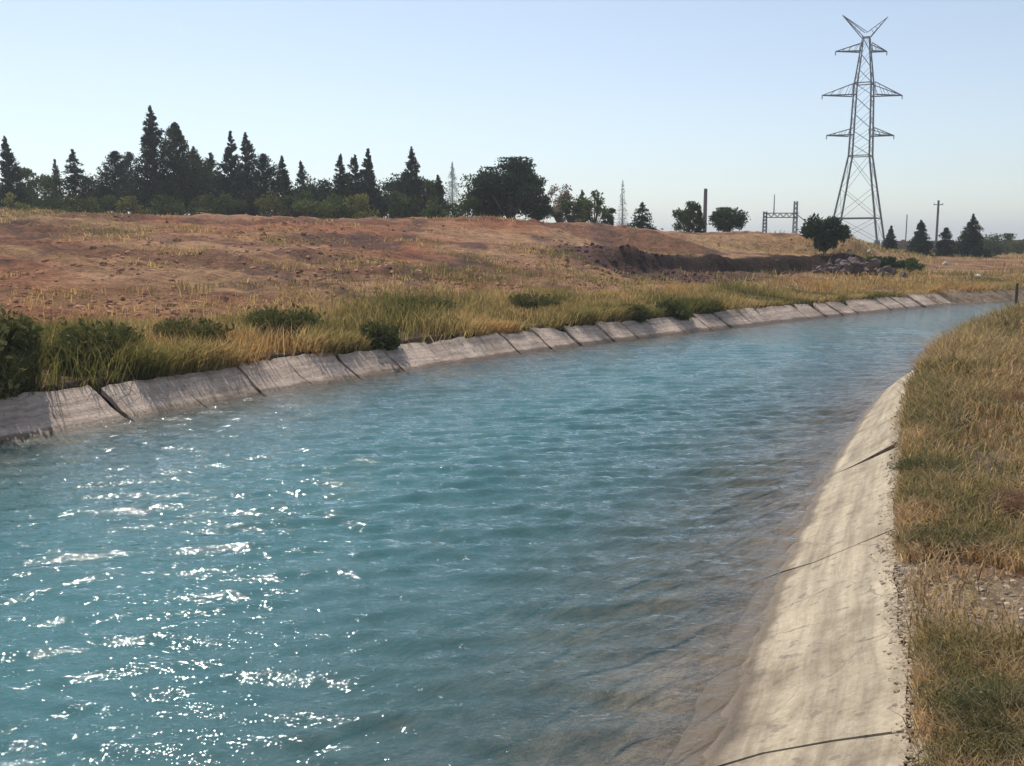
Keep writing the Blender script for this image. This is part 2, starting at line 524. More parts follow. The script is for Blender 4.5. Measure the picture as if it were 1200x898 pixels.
# ------------------------------------------------------------------ water
def build_water():
    s = [-60.0]
    while s[-1] < 90:
        q = s[-1]
        d = 1.2 if q < -8 else (0.25 if q < 2 else (0.055 if q < 14 else (0.055 + (q - 14) * 0.006)))
        s.append(q + min(d, 1.0))
    s = np.array(s); nt_ = 180
    t = np.linspace(-0.006, 1.006, nt_)
    # quads skewed along the canal are fine: the waves come from world coordinates
    Pl, Pr = P_(LW, s), P_(RW, s)
    PP = Pl[:, None] + (Pr - Pl)[:, None] * t[None, :]
    SS = np.repeat(s[:, None], nt_, 1)
    X, Y = to_xy(PP.ravel(), SS.ravel())
    rng = np.random.default_rng(3)
    Z = np.zeros_like(X)
    r = np.hypot(X, Y)
    for i in range(90):
        lam = 0.11 * (6.2 ** (rng.random() ** 1.5))
        ang = rng.normal(0, 0.20 + .03 / (lam + .1)) - rad(7)            # wave crests lie mostly across the view
        k = 2 * math.pi / lam
        amp = 0.0248 * lam / math.sqrt(90 / 8) * (1.0 if lam < .3 else .72)
        ph = k * (X * math.sin(ang) + Y * math.cos(ang)) + rng.random() * 6.28
        fade = 1 - sm((r * 0.0045 * (r / 12) / lam - .35) / .5) if lam < 0.8 else 1.0
        w_ = np.sin(ph) + 0.22 * np.sin(2 * ph + 0.6)
        Z += amp * w_ * fade
    gust = 0.85 + 0.45 * sm(fbm(X / 5., Y / 3., 3, 91) + .5)
    p, ss = to_ps(X, Y)
    edge = sm(np.minimum(-(-dist(LW, p, ss)), -dist(RW, p, ss)) / .8) * .45 + .55
    Z *= gust * edge
    ns = len(s)
    i = np.arange(ns - 1)[:, None]; j = np.arange(nt_ - 1)[None, :]
    Fc = np.stack([i * nt_ + j, i * nt_ + j + 1, (i + 1) * nt_ + j + 1, (i + 1) * nt_ + j], -1).reshape(-1, 4)
    dn = np.minimum(dist(LW, p, ss), -dist(RW, p, ss))
    depth = np.clip(.05 + .34 * dn, 0, 1.5)
    me = np_mesh('water', np.stack([X, Y, Z], -1), Fc, None, True, {'depth': depth})
    w = link('water', me, M_WATER)
    tag(w, 'rippled turquoise water filling the canal, sparkling in the sun at left', kind='structure')


build_water()


# ------------------------------------------------------------------ concrete lining
def build_lining(name, W, T, s0, s1, length, mat, seed, label, rag, joints=()):
    root = empty(name, (*to_xy(float(P_(T, s0)), s0), TOP))
    tag(root, label, kind='structure')
    rng = random.Random(seed)
    s = s0
    base = root.location.copy()
    sgn = 1 if W is LW else -1
    while s < s1:
        L = length * rng.uniform(0.86, 1.14)
        gap = rng.choice((.015, .02, .03, .06)) * 1.0 if rag > .5 else 0.012
        for (ja, jb), jg in joints:
            if abs(s - ja) < .01:
                L, gap = jb - ja, jg
        nx, ny = 9, 7
        V = []; UV = []
        skew = rng.uniform(-.08, .08) + 0.10 if rag > .5 else .2
        tilt = rng.uniform(-1, 1) * (0.07 if rag > .5 else .01)
        slip = rng.uniform(-1, 1) * (0.045 if rag > .5 else .008)
        top_cut = [rng.uniform(-.05, .015) * (.2 + .5 * rag) for _ in range(nx + 1)]
        if rng.random() < 0.4 * rag:            # broken upper corner
            q = rng.choice([0, nx])
            top_cut[q] -= rng.uniform(.1, .3); top_cut[abs(q - 1)] -= rng.uniform(.02, .12)
        for lay in (0, 1):
            for i in range(nx + 1):
                for j in range(ny + 1):
                    f = j / ny
                    q = f * 1.0
                    sj = s if i < nx / 2 else s + L
                    jag = (.045 * math.sin(q * 7 + sj * 5) + .022 * math.sin(q * 17 + sj * 9)) * abs(2 * i / nx - 1) ** 3 + (rng.uniform(-.008, .008) if i in (0, nx) else 0)
                    se = s + (L - (gap if j > 3 else .004)) * i / nx + skew * q + jag
                    pw, pt = float(P_(W, se)), float(P_(T, se))
                    z0 = -0.62
                    zt = TOP + slip * .5 + top_cut[i]
                    z = z0 + (zt - z0) * q
                    fr = (z / TOP)
                    pp = pw + (pt - pw) * fr
                    if j > 0 and j < ny and lay == 0:
                        pp += rng.uniform(-.004, .004); z += rng.uniform(-.003, .003)
                    x, y = to_xy(pp, se)
                    if lay:
                        z -= 0.085
                    z += tilt * (i / nx - .5) + slip * .3
                    V.append((x - base.x, y - base.y, z - base.z)); UV.append((se, q * 1.3))
        n1 = (nx + 1) * (ny + 1)
        Fs = []
        idx = lambda i, j, l=0: l * n1 + i * (ny + 1) + j
        for i in range(nx):
            for j in range(ny):
                f = [idx(i, j), idx(i + 1, j), idx(i + 1, j + 1), idx(i, j + 1)]
                Fs.append(f if sgn < 0 else f[::-1])
        for i in range(nx):
            f = [idx(i, ny), idx(i + 1, ny), idx(i + 1, ny, 1), idx(i, ny, 1)]
            Fs.append(f if sgn < 0 else f[::-1])
        for j in range(ny):
            for i in (0, nx):
                f = [idx(i, j), idx(i, j + 1), idx(i, j + 1, 1), idx(i, j, 1)]
                Fs.append(f if (sgn < 0) == (i == 0) else f[::-1])
        me = bpy.data.meshes.new('concrete_panel')
        me.from_pydata(V, [], Fs)
        uvl = me.uv_layers.new(name='UVMap')
        for lp in me.loops:
            uvl.data[lp.index].uv = UV[lp.vertex_index]
        link('concrete_panel', me, mat, root)
        s += L
    return root


build_lining('right_canal_lining', RW, RT, -5, 60, 2.75, M_CONC_R, 4, 'pale sunlit sloping concrete lining along the near right bank', 0.15,
             [((-5, -1.4), .012), ((-1.4, 1.5), .015), ((1.5, 4.3), .015), ((4.3, 7.5), .010), ((7.5, 10.9), .008), ((10.9, 12.85), .022), ((12.85, 16.1), .014)])
build_lining('left_canal_lining', LW, LT, -6, 46, 1.3, M_CONC_L, 9, 'grey broken concrete panels lining the far left bank', 0.9)


# ------------------------------------------------------------------ grass
def blades(x, y, z, h, w, lean, cols, seed, lean_dir=None):
    rng = np.random.default_rng(seed)
    n = len(x)
    az = rng.random(n) * 2 * np.pi
    wx, wy = np.cos(az) * w / 2, np.sin(az) * w / 2
    la = rng.random(n) * 2 * np.pi if lean_dir is None else lean_dir
    lx, ly = np.cos(la) * lean * h, np.sin(la) * lean * h
    b = np.stack([x, y, z], -1)
    W = np.stack([wx, wy, np.zeros(n)], -1)
    mid = b + np.stack([lx * .35, ly * .35, h * .58], -1)
    tip = b + np.stack([lx, ly, h * (1 - .25 * lean)], -1)
    V = np.stack([b - W, b + W, mid - W * .75, mid + W * .75, tip], 1).reshape(-1, 3)
    o = np.arange(n)[:, None] * 5
    Fc = np.concatenate([o + [0, 1, 3], o + [0, 3, 2], o + [2, 3, 4]], 0)
    C = np.repeat(cols, 5, 0)
    return V, Fc, C


def palette(n, noise_val, cols, seed, jitter=.25):
    """pick colours along a list following a noise value, with per blade scatter"""
    rng = np.random.default_rng(seed)
    cols = np.array(cols)
    t = np.clip(noise_val + rng.normal(0, .16, n), 0, .999) * (len(cols) - 1)
    i = t.astype(int); f = (t - i)[:, None]
    c = cols[i] * (1 - f) + cols[np.minimum(i + 1, len(cols) - 1)] * f
    return c * (1 + rng.uniform(-jitter, jitter, n))[:, None]


GREEN = (.17, .19, .08); OLIVE = (.30, .275, .125); STRAW = (.60, .47, .26); OCHRE = (.50, .36, .20); RUST = (.42, .25, .155); BROWN = (.17, .115, .07)


def right_grass():
    rng = np.random.default_rng(21)
    n = 1500000
    r = 2.2 * (60 / 2.2) ** rng.random(n)
    a = np.radians(rng.uniform(-2, 36, n))
    x, y = r * np.sin(a), r * np.cos(a)
    p, s = to_ps(x, y)
    rt = dist(RT, p, s)
    dens = fbm(x / .8, y / .8, 3, 61)
    edge = sm((rt + 0.09 + .20 * fbm(x / .35, y / .35, 3, 62) - .02) / .22)
    fringe = np.exp(-((rt - .15) / .3) ** 2)
    keep = (rt > -.06) & (rng.random(n) < edge * np.clip(.26 + dens * .7 + .55 * fringe, .02, 1) * (.75 + .6 * sm((r - 9) / 10))) & (s < 90)
    # a stony bare patch
    keep &= ~((np.hypot((rt - .42) / .5, (s - 6.3) / .75) < 1) & (rng.random(n) < .9))
    x, y, r, s, rt = x[keep], y[keep], r[keep], s[keep], rt[keep]
    m = min(len(x), 300000)
    x, y, r, s, rt = x[:m], y[:m], r[:m], s[:m], rt[:m]
    z = terrain(x, y) - .01
    n = len(x)
    hn = fbm(x / 1.1, y / 1.1, 3, 63)
    fr = np.exp(-((rt - .6) / .6) ** 2)
    h = (.055 + .075 * np.clip(hn + .4, 0, 1.2) + .06 * fr) * rng.uniform(.4, 1.6, n) * (1 + 1.6 * sm((r - 8) / 14))
    w = .0035 + .00075 * r
    v = np.clip(.47 + fbm(x / 1.5, y / 1.5, 4, 64) * .42 + fbm(x / .2, y / .2, 2, 67) * 1.0 - .22 * fr + .1 * sm((rt - 1.6) / 2), 0, 1)
    c = palette(n, v, [(.19, .175, .09), (.28, .23, .13), (.36, .285, .16), (.43, .32, .19), (.48, .35, .22), (.40, .275, .19), (.43, .31, .20), (.56, .44, .29)], 65, .5)
    V, Fc, C = blades(x, y, z, h, w, rng.uniform(.2, 1.1, n), c, 66)
    o = link('bank_grass', np_mesh('bank_grass', V, Fc, C), M_GRASS)
    tag(o, 'dry green and rust coloured grass covering the near right bank', 'grass', kind='stuff')


def left_grass():
    rng = np.random.default_rng(31)
    n = 620000
    s = rng.uniform(-6, 75, n) 
    dens_s = np.clip(1.35 - (s - 8) / 60, .25, 1.2)
    lt = rng.random(n) ** 1.35 * 9.0 
    p = P_(LT, s) - lt * np.sqrt(1 + np.interp(s, LT[0], LT[2]) ** 2)
    x, y = to_xy(p, s)
    nz = fbm(x / 1.5, y / 1.5, 4, 71)
    a = np.degrees(np.arctan2(x, y))
    k = (rng.random(n) < dens_s * np.clip(.45 + nz * 1.4, .03, 1) * (1 - .93 * sm((lt - 3.0 + 2 * nz) / 2.0)) * (1 - .45 * sm((a - 12) / 6))) & (a > -40) & (lt > -0.02)
    x, y, s, lt, nz, a = x[k], y[k], s[k], lt[k], nz[k], a[k]
    q = ~((s < 10.6) & (lt < 1.5) & (rng.random(len(x)) < .85))
    x, y, s, lt, nz, a = x[q], y[q], s[q], lt[q], nz[q], a[q]
    n = len(x)
    z = terrain(x, y) - .01
    hn = fbm(x / 2.3, y / 2.3, 3, 72)
    h = (.24 + .30 * np.clip(hn * 1.6 + .45, 0, 1.2)) * rng.uniform(.45, 1.3, n) * (1 - .45 * sm((a - 5) / 12)) * (.55 + .45 * sm((6 - lt) / 3))
    over = np.exp(-(lt / .35) ** 2)
    w = .010 + .0005 * np.hypot(x, y)
    v = np.clip(.36 + fbm(x / 3.0, y / 3.0, 3, 73) * 1.3 + .25 * sm((lt - 2.5) / 4) + .25 * sm((a - 8) / 9), 0, 1)
    c = palette(n, v, [(.11, .115, .045), (.15, .145, .06), (.21, .19, .08), (.30, .24, .115), (.46, .35, .19), OCHRE, (.40, .25, .12)], 74)
    ld = rng.random(n) * 2 * np.pi
    ld = np.where(rng.random(n) < over * .8, math.atan2(-S30, C30) + rng.normal(0, .5, n), ld)
    V, Fc, C = blades(x, y, z, h, w, rng.uniform(.1, .7, n) + over * .35, c, 75, ld)
    o = link('verge_grass', np_mesh('verge_grass', V, Fc, C), M_GRASS)
    tag(o, 'tall yellow green grass along the top of the left concrete lining', 'grass', kind='stuff')
    return


def field_grass():
    rng = np.random.default_rng(41)
    n = 900000
    r = 20 * (150 / 20) ** rng.random(n)
    a = np.radians(rng.uniform(-32, 32, n))
    x, y = r * np.sin(a), r * np.cos(a)
    p, s = to_ps(x, y)
    lt = -dist(LT, p, s)
    nz = fbm(x / 1.9, y / 1.9, 4, 81); nz2 = fbm(x / 7, y / 7, 3, 82)
    clump = sm((nz - .10 + nz2 * .7) / .18)
    ad = np.degrees(a)
    clump = np.maximum(clump, .9 * sm((ad - 10) / 5) * sm((nz + .1) / .3) * sm((9 - lt) / 4))
    k = (lt > 2.5) & (rng.random(n) < clump * .20)
    k &= ~(np.exp(-(((x - 7.2) / 4.2) ** 2 + ((y - 45.6) / 2.4) ** 2)) > .35)
    x, y, r, nz2, ad = x[k][:150000], y[k][:150000], r[k][:150000], nz2[k][:150000], ad[k][:150000]
    n = len(x)
    z = terrain(x, y) - .01
    h = rng.uniform(.06, .24, n) * (1 + .9 * sm((ad - 8) / 6))
    v = np.clip(.55 - nz2 * 1.2 + fbm(x / 3, y / 3, 2, 83), 0, 1)
    c = palette(n, v, [(.14, .14, .06), OLIVE, (.26, .21, .10), STRAW, OCHRE, (.27, .17, .09)], 84)
    V, Fc, C = blades(x, y, z, h, .012 + .0005 * r, rng.uniform(.2, .9, n), c, 85)
    o = link('field_weeds', np_mesh('field_weeds', V, Fc, C), M_GRASS)
    tag(o, 'short dry weeds scattered over the brown field beyond the canal', 'weeds', kind='stuff')


right_grass(); left_grass(); field_grass()


# ------------------------------------------------------------------ stones and clods
ICO_V = None


def rocks_mesh(name, x, y, z, size, cols, seed, flat=.6):
    rng = np.random.default_rng(seed)
    g = (1 + 5 ** .5) / 2
    iv = np.array([(-1, g, 0), (1, g, 0), (-1, -g, 0), (1, -g, 0), (0, -1, g), (0, 1, g), (0, -1, -g), (0, 1, -g), (g, 0, -1), (g, 0, 1), (-g, 0, -1), (-g, 0, 1)]) / 1.9
    fi = np.array([(0, 11, 5), (0, 5, 1), (0, 1, 7), (0, 7, 10), (0, 10, 11), (1, 5, 9), (5, 11, 4), (11, 10, 2), (10, 7, 6), (7, 1, 8), (3, 9, 4), (3, 4, 2), (3, 2, 6), (3, 6, 8), (3, 8, 9), (4, 9, 5), (2, 4, 11), (6, 2, 10), (8, 6, 7), (9, 8, 1)])
    n = len(x)
    V = iv[None] * rng.uniform(.62, 1.25, (n, 12, 1)) * (rng.uniform(.6, 1.3, (n, 1, 3)) * np.array([1, 1, flat]))
    an = rng.random(n) * 6.28
    ca, sa = np.cos(an)[:, None], np.sin(an)[:, None]
    V = np.stack([V[..., 0] * ca - V[..., 1] * sa, V[..., 0] * sa + V[..., 1] * ca, V[..., 2]], -1) * np.asarray(size)[:, None, None]
    V = V + np.stack([x, y, z], -1)[:, None, :]
    Fc = (fi[None] + (np.arange(n) * 12)[:, None, None]).reshape(-1, 3)
    return np_mesh(name, V.reshape(-1, 3), Fc, np.repeat(cols, 12, 0))


def scatter_stones():
    rng = np.random.default_rng(51)
    n = 16000
    s = 3 + 22 * rng.random(n) ** 1.6
    rt = rng.random(n) ** 1.7 * 2.0
    k = rng.random(n) < np.clip(.03 + .6 * (np.hypot((rt - .42) / .5, (s - 6.3) / .75) < 1) + .06 * (rt < .3), 0, 1)
    s, rt = s[k], rt[k]
    x, y = to_xy(P_(RT, s) + rt, s)
    z = terrain(x, y)
    n = len(x)
    c = np.array([.34, .27, .20])[None] * rng.uniform(.5, 1.5, (n, 1))
    # crumbled earth and mortar spilling over the lining's top edge
    m = 15000
    s2 = 2.5 + 28 * rng.random(m) ** 1.5
    r2 = rng.normal(.035, .05, m) + .05 * fbm(s2 * 2.2, s2 * 0, 3, 55)
    x2, y2 = to_xy(P_(RT, s2) + r2, s2)
    z2 = np.maximum(terrain(x2, y2), TOP + np.minimum(r2, 0) * .5 - .004)
    c2 = np.array([.40, .32, .225])[None] * rng.uniform(.55, 1.25, (m, 1))
    x, y, z, c = np.append(x, x2), np.append(y, y2), np.append(z, z2), np.vstack([c, c2])
    sz = np.append(rng.uniform(.006, .026, n), rng.uniform(.004, .015, m) + .012 * rng.random(m) ** 6)
    o = link('gravel', rocks_mesh('gravel', x, y, z, sz, c, 52), M_STONE)
    tag(o, 'small grey stones lying along the edge of the right bank', 'gravel', kind='stuff')
    n = 42000
    r = 22 * (85 / 22) ** rng.random(n); a = np.radians(rng.uniform(-31, 22, n))
    x, y = r * np.sin(a), r * np.cos(a)
    p, s = to_ps(x, y); lt = -dist(LT, p, s)
    nz = fbm(x / 3, y / 3, 3, 53)
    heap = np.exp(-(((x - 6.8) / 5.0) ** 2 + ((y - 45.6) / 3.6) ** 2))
    k = (lt > 4) & (rng.random(n) < np.clip(.25 + nz * 1.5 + heap, 0, 1))
    x, y, r, heap = x[k], y[k], r[k], heap[k]
    n = len(x)
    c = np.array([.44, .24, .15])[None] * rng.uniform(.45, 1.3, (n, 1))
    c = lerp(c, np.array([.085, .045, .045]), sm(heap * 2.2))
    sz = (.02 + .11 * rng.random(n) ** 5) * (1 + .6 * heap)
    o = link('earth_clods', rocks_mesh('earth_clods', x, y, terrain(x, y), sz, c, 54, .7), M_STONE)
    tag(o, 'loose reddish clods of earth strewn over the rough field', 'earth', kind='stuff')


scatter_stones()


def ground_at(u, v, d0=20):
    D = d0
    while D < 400:
        w = at(u, v, D)
        if w.z <= tz(w.x, w.y):
            return w
        D += .25
    return at(u, v, 60)


def rock_thing(name, u, v, D, size, mat, label, cat, seed, n=1, spread=0):
    w = ground_at(u, v, 45)
    zz = tz(w.x, w.y)
    rng = np.random.default_rng(seed)
    root = empty(name, (w.x, w.y, zz))
    tag(root, label, cat)
    for i in range(n):
        dx, dy = (rng.normal(0, spread), rng.normal(0, spread * .6)) if n > 1 else (0, 0)
        sz = size * (1 if n == 1 else rng.uniform(.45, 1))
        h = max(0, 1 - (dx / (spread * 1.8 + 1e-6)) ** 2) * spread * .7 if n > 1 else 0
        zl = tz(w.x + dx, w.y + dy) - zz + sz * .3 + h * rng.random()
        me = rocks_mesh(name, np.array([0.]), np.array([0.]), np.array([0.]), np.array([sz]), np.array([[.4, .4, .4]]), seed * 31 + i, .8)
        o = link('stone' if n > 1 else 'rock', me, mat, root)
        o.location = (dx, dy, zl)
    if n == 1:
        o.parent = None; o.location = (w.x, w.y, zz + size * .25); o.name = name
        bpy.data.objects.remove(root)
        o.name = name
        tag(o, label, cat)


rock_thing('rubble_heap', 1003, 322, 60, .30, M_ROCK_G, 'grey purple heap of rubble below the earth bank near the pylon', 'rubble', 3, 60, .95)
rock_thing('boulder', 1108, 311, 66, .30, M_ROCK_W, 'whitish boulder on the far bank below the small conifers', 'rock', 5)
rock_thing('boulder', 1146, 325, 58, .2, M_ROCK_W, 'smaller pale stone right of the whitish boulder, nearer the water', 'rock', 6)
rock_thing('boulder', 1018, 297, 72, .2, M_ROCK_W, 'small pale stone on the bank foot below the pylon', 'rock', 8)


# ------------------------------------------------------------------ trees and shrubs
def tube(pts, rads, sides=6):
    V, Fs = [], []
    for k, (p, r) in enumerate(zip(pts, rads)):
        p = Vector(p)
        d = (Vector(pts[min(k + 1, len(pts) - 1)]) - Vector(pts[max(k - 1, 0)])).normalized()
        a = d.orthogonal().normalized(); b = d.cross(a)
        for i in range(sides):
            t = 2 * math.pi * i / sides
            V.append(tuple(p + (a * math.cos(t) + b * math.sin(t)) * r))
    for k in range(len(pts) - 1):
        for i in range(sides):
            j = (i + 1) % sides
            Fs.append((k * sides + i, k * sides + j, (k + 1) * sides + j, (k + 1) * sides + i))
    Fs.append(tuple(range(sides))[::-1])
    Fs.append(tuple(range((len(pts) - 1) * sides, len(pts) * sides)))
    return V, Fs


def join_pydata(parts):
    V, Fs = [], []
    for v, f in parts:
        o = len(V); V += v; Fs += [tuple(i + o for i in q) for q in f]
    return V, Fs


def leaf_quads(c, d, size, asp, cols, rng):
    """small rhombic leaf sprays at centres c, pointing along d"""
    n = len(c)
    d = d + rng.normal(0, .45, (n, 3))
    d /= np.linalg.norm(d, axis=1)[:, None] + 1e-9
    e = np.cross(d, rng.normal(0, 1, (n, 3)))
    e /= np.linalg.norm(e, axis=1)[:, None] + 1e-9
    S = size[:, None]
    V = np.stack([c - d * S, c + e * S * asp - d * S * .1, c + d * S, c - e * S * asp - d * S * .1], 1).reshape(-1, 3)
    Fc = np.arange(4 * n).reshape(-1, 4)
    return V, Fc, np.repeat(cols, 4, 0)


def crown_mesh(kind, H, R, n, col, seed):
    rng = np.random.default_rng(seed)
    limbs = []
    if kind in ('cone', 'spire', 'feather'):
        t0 = {'cone': .04, 'spire': .06, 'feather': .12}[kind]
        nb = int(70 + H * 22)
        t = t0 + (1 - t0) * rng.random(nb) ** 1.15
        prof = (1 - t) ** {'cone': .85, 'spire': .85, 'feather': .62}[kind]
        if kind == 'feather':
            prof = np.minimum(prof, .6 + t)
        # side bulges so that no two outlines are alike
        az = rng.random(nb) * 2 * np.pi
        lop = 1 + .25 * np.sin(az * 2 + seed) + .10 * np.sin(t * 11 + seed * 1.7)
        L = R * prof * lop * rng.uniform(.5, 1.25, nb) + .03
        up = {'cone': .12, 'spire': .55, 'feather': .6}[kind]
        if kind != 'cone':
            cap = (.27 if kind == 'spire' else .42) * (.8 + .5 * ((seed * 37) % 11) / 10)
            L = np.minimum(L, (1 - t) ** (1 if kind == 'spire' else .8) * H * cap + .03) * (1 + .35 * np.sin(az + seed) * np.sin(t * 5 + seed))
        m = n // nb + 1
        f = rng.random((nb, m)) ** .55
        cx = np.cos(az)[:, None] * L[:, None] * f
        cy = np.sin(az)[:, None] * L[:, None] * f
        cz = (t * H * .985)[:, None] + L[:, None] * f * up - (.25 * L[:, None] * f * f if kind == 'cone' else 0)
        top = H * (1 - .12 * rng.random((nb, m)) ** 2)
        over = np.clip(cz - top, 0, None)
        cz = np.minimum(cz, top)
        sh = 1 - .9 * np.clip(over / (.12 * H), 0, 1)
        cx *= sh; cy *= sh
        j = .015 + .09 * L[:, None]
        c = np.stack([cx, cy, cz], -1) + rng.normal(0, 1, (nb, m, 3)) * j[..., None]
        c = c.reshape(-1, 3)
        d = np.stack([np.repeat(np.cos(az), m), np.repeat(np.sin(az), m), np.full(nb * m, up)], -1)
        br = np.repeat(rng.uniform(.7, 1.35, nb), m)
        size = rng.uniform(.09, .22, nb * m) * (.65 + .045 * H) * (.45 + .6 * (1 - np.repeat(t, m)))
        asp = .42
        for q in range(0, nb, max(1, nb // 14)):
            a_, l_ = az[q], L[q] * .8
            z0 = t[q] * H * .97
            limbs.append(tube([(0, 0, z0 - .05), (math.cos(a_) * l_, math.sin(a_) * l_, z0 + l_ * up * .8)], [.02 + .004 * H, .008], 4))
    else:
        nc = {'round': 26, 'bush': 14, 'loose': 20}[kind]
        zc0 = {'round': .10, 'bush': .02, 'loose': .12}[kind]
        cc = []
        while len(cc) < nc:
            q = rng.uniform(-1, 1, 3)
            l = np.linalg.norm(q)
            if .25 < l < 1:
                cc.append(q)
        cc = np.array(cc)
        cc *= np.array([R * .82, R * .82, H * (1 - zc0) * .5 * .86])
        cc[:, 2] += H * (zc0 + (1 - zc0) * .5)
        cr = R * rng.uniform(.22, .44, nc)
        m = n // nc + 1
        g = rng.normal(0, 1, (nc, m, 3)); g /= np.linalg.norm(g, axis=2)[..., None]
        g *= (rng.random((nc, m)) ** .4)[..., None] * rng.uniform(.7, 1.2, (nc, m, 1))
        c = (cc[:, None] + g * cr[:, None, None] * np.array([1, 1, .8])).reshape(-1, 3)
        c[:, 2] = np.clip(c[:, 2], .03 * H, H)
        d = g.reshape(-1, 3) + 1e-3
        br = np.repeat(rng.uniform(.72, 1.35, nc), m)
        size = rng.uniform(.06, .17, nc * m) * (.65 + .06 * H)
        asp = .5
        for q in cc:
            limbs.append(tube([(0, 0, H * zc0 * .7), (q[0] * .45, q[1] * .45, H * zc0 + (q[2] - H * zc0) * .35), (q[0], q[1], q[2])], [.04 + .008 * H, .03 + .004 * H, .012], 4))
    nn = len(c)
    cols = np.array(col)[None] * (br * rng.uniform(.65, 1.4, nn))[:, None]
    V, Fc, C = leaf_quads(c, d, size, asp, cols, rng)
    return np_mesh('crown', V, Fc, C), limbs


def plant(name, kind, u, vtop, D, wpx, col, label, cat, n=3000, seed=1, group=None, xyz=None, H=None):
    if D < 0:                                # -D is the photo row where the foot stands
        D = ground_at(u, -D, 45).y
    if xyz is None:
        w = at(u, vtop, D)
        z0 = tz(w.x, w.y)
        H = w.z - z0
        x, y = w.x, w.y
    else:
        x, y = xyz; z0 = tz(x, y)
    R = wpx / 2 * D / F
    root = empty(name, (x, y, z0 - .03), (seed * 1.3) % 6.28)
    tag(root, label, cat, group)
    if D < 150 and H > 2.2:
        root.rotation_euler = (rad((seed * 7 % 9) - 4) * .8, rad((seed * 5 % 9) - 4) * .8, root.rotation_euler[2])
    me, limbs = crown_mesh(kind, H, R, n, col, seed)
    link('crown' if H > 2.2 else 'foliage', me, M_LEAF, root)
    rt = .035 + .014 * H
    top = .93 if kind in ('cone', 'spire', 'feather') else .5
    rng = random.Random(seed)
    pts = [(0, 0, -.1)] + [(rng.uniform(-.03, .03) * H * k, rng.uniform(-.03, .03) * H * k, H * top * k) for k in (.33, .66, 1)]
    V, Fs = join_pydata([tube(pts, [rt * 1.25, rt, rt * .6, rt * .15], 7)] + limbs)
    me = bpy.data.meshes.new('trunk'); me.from_pydata(V, [], Fs)
    link('trunk' if H > 2.2 else 'stems', me, M_BARK, root)
    return root


DK = (.034, .056, .034); DK2 = (.044, .068, .034); MID = (.07, .10, .04); LT_ = (.11, .145, .055); YEL = (.19, .20, .075); BLUE = (.045, .068, .052); HAZED = (.16, .19, .17); MAUVE = (.30, .24, .22)  # the palest green has distance haze mixed into the far conifers' leaf colour
GL = 'trees of the line on the left horizon'
T = [
    # kind, u, vtop, D, width px, colour, n, label
    ('spire', 10, 158, 78, 30, DK, 3200, 'leftmost dark conifer of the tree line, its thin tip standing up by the picture edge'),
    ('spire', -14, 176, 80, 34, DK, 2500, 'dark conifer cut off by the left edge of the picture'),
    ('loose', 28, 192, 84, 20, MID, 1600, 'small mid green tree just right of the leftmost conifer'),
    ('round', 47, 192, 86, 30, LT_, 2600, 'paler green round tree between the leftmost conifer and a thin spire'),
    ('spire', 66, 184, 82, 14, MID, 1500, 'thin green spire beside the paler round tree at the left'),
    ('cone', 86, 173, 78, 30, DK, 3400, 'dark cone shaped conifer standing alone between the thin spire and a bushy pair'),
    ('feather', 131, 176, 80, 40, DK, 4200, 'left half of the bushy dark pair of trees left of the tallest tree'),
    ('feather', 152, 177, 82, 30, DK, 3000, 'right half of the bushy dark pair, next to the tallest tree'),
    ('round', 110, 205, 84, 22, DK2, 1800, 'low dark round tree at the left foot of the bushy dark pair'),
    ('spire', 178, 121, 76, 38, DK, 6500, 'tallest dark conifer of the tree line with a single sharp tip'),
    ('feather', 207, 141, 78, 46, DK2, 6500, 'broad dark conifer leaning against the right side of the tallest one'),
    ('feather', 224, 170, 80, 26, DK, 2600, 'shorter dark tree closing the right flank of the tallest group'),
    ('feather', 250, 178, 79, 24, DK2, 2600, 'short dark tree just right of the bright gap after the tallest group'),
    ('spire', 267, 151, 77, 28, BLUE, 4300, 'left of the two tall twin spires right of the tallest group'),
    ('spire', 287, 153, 78, 30, BLUE, 4300, 'right of the two tall twin spires right of the tallest group'),
    ('feather', 308, 179, 80, 26, DK, 2800, 'dark rounded conifer at the right shoulder of the twin spires'),
    ('spire', 330, 181, 79, 24, DK2, 2600, 'slim dark conifer standing clear to the right of the twin spires'),
    ('spire', 358, 187, 80, 15, BLUE, 1600, 'thinnest spire in the dip in the middle of the tree line'),
    ('round', 375, 204, 82, 32, DK, 2800, 'low round dark tree in the dip in the middle of the tree line'),
    ('spire', 397, 179, 78, 22, DK, 2600, 'first of the row of three slim conifers after the dip'),
    ('spire', 414, 179, 80, 20, DK2, 2400, 'middle of the row of three slim conifers after the dip'),
    ('spire', 434, 172, 78, 28, BLUE, 3400, 'third and tallest of the row of three slim conifers after the dip'),
    ('round', 456, 203, 82, 32, DK, 2800, 'low round dark tree between the three slim conifers and the sharp single spire'),
    ('spire', 480, 170, 78, 22, DK, 3000, 'sharp single spire rising above round trees at the right of the conifers'),
    ('round', 497, 205, 81, 26, MID, 2200, 'mid green round tree at the right foot of the sharp single spire'),
    ('spire', 512, 203, 80, 16, DK, 1500, 'last small dark conifer before the pale distant one'),
    ('cone', 530, 188, 330, 22, HAZED, 2200, 'pale hazy conifer far behind, left of the big round dark tree'),
]
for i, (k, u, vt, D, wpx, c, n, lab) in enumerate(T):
    plant('conifer' if k in ('cone', 'spire', 'feather') else 'broadleaf_tree', k, u, vt, D + (i * 37 % 5), wpx * (1.85 if u < 300 or u > 525 else 2.35), c, lab, 'tree', int(n * (2.3 if u < 300 else 3.0)), 100 + i, GL)

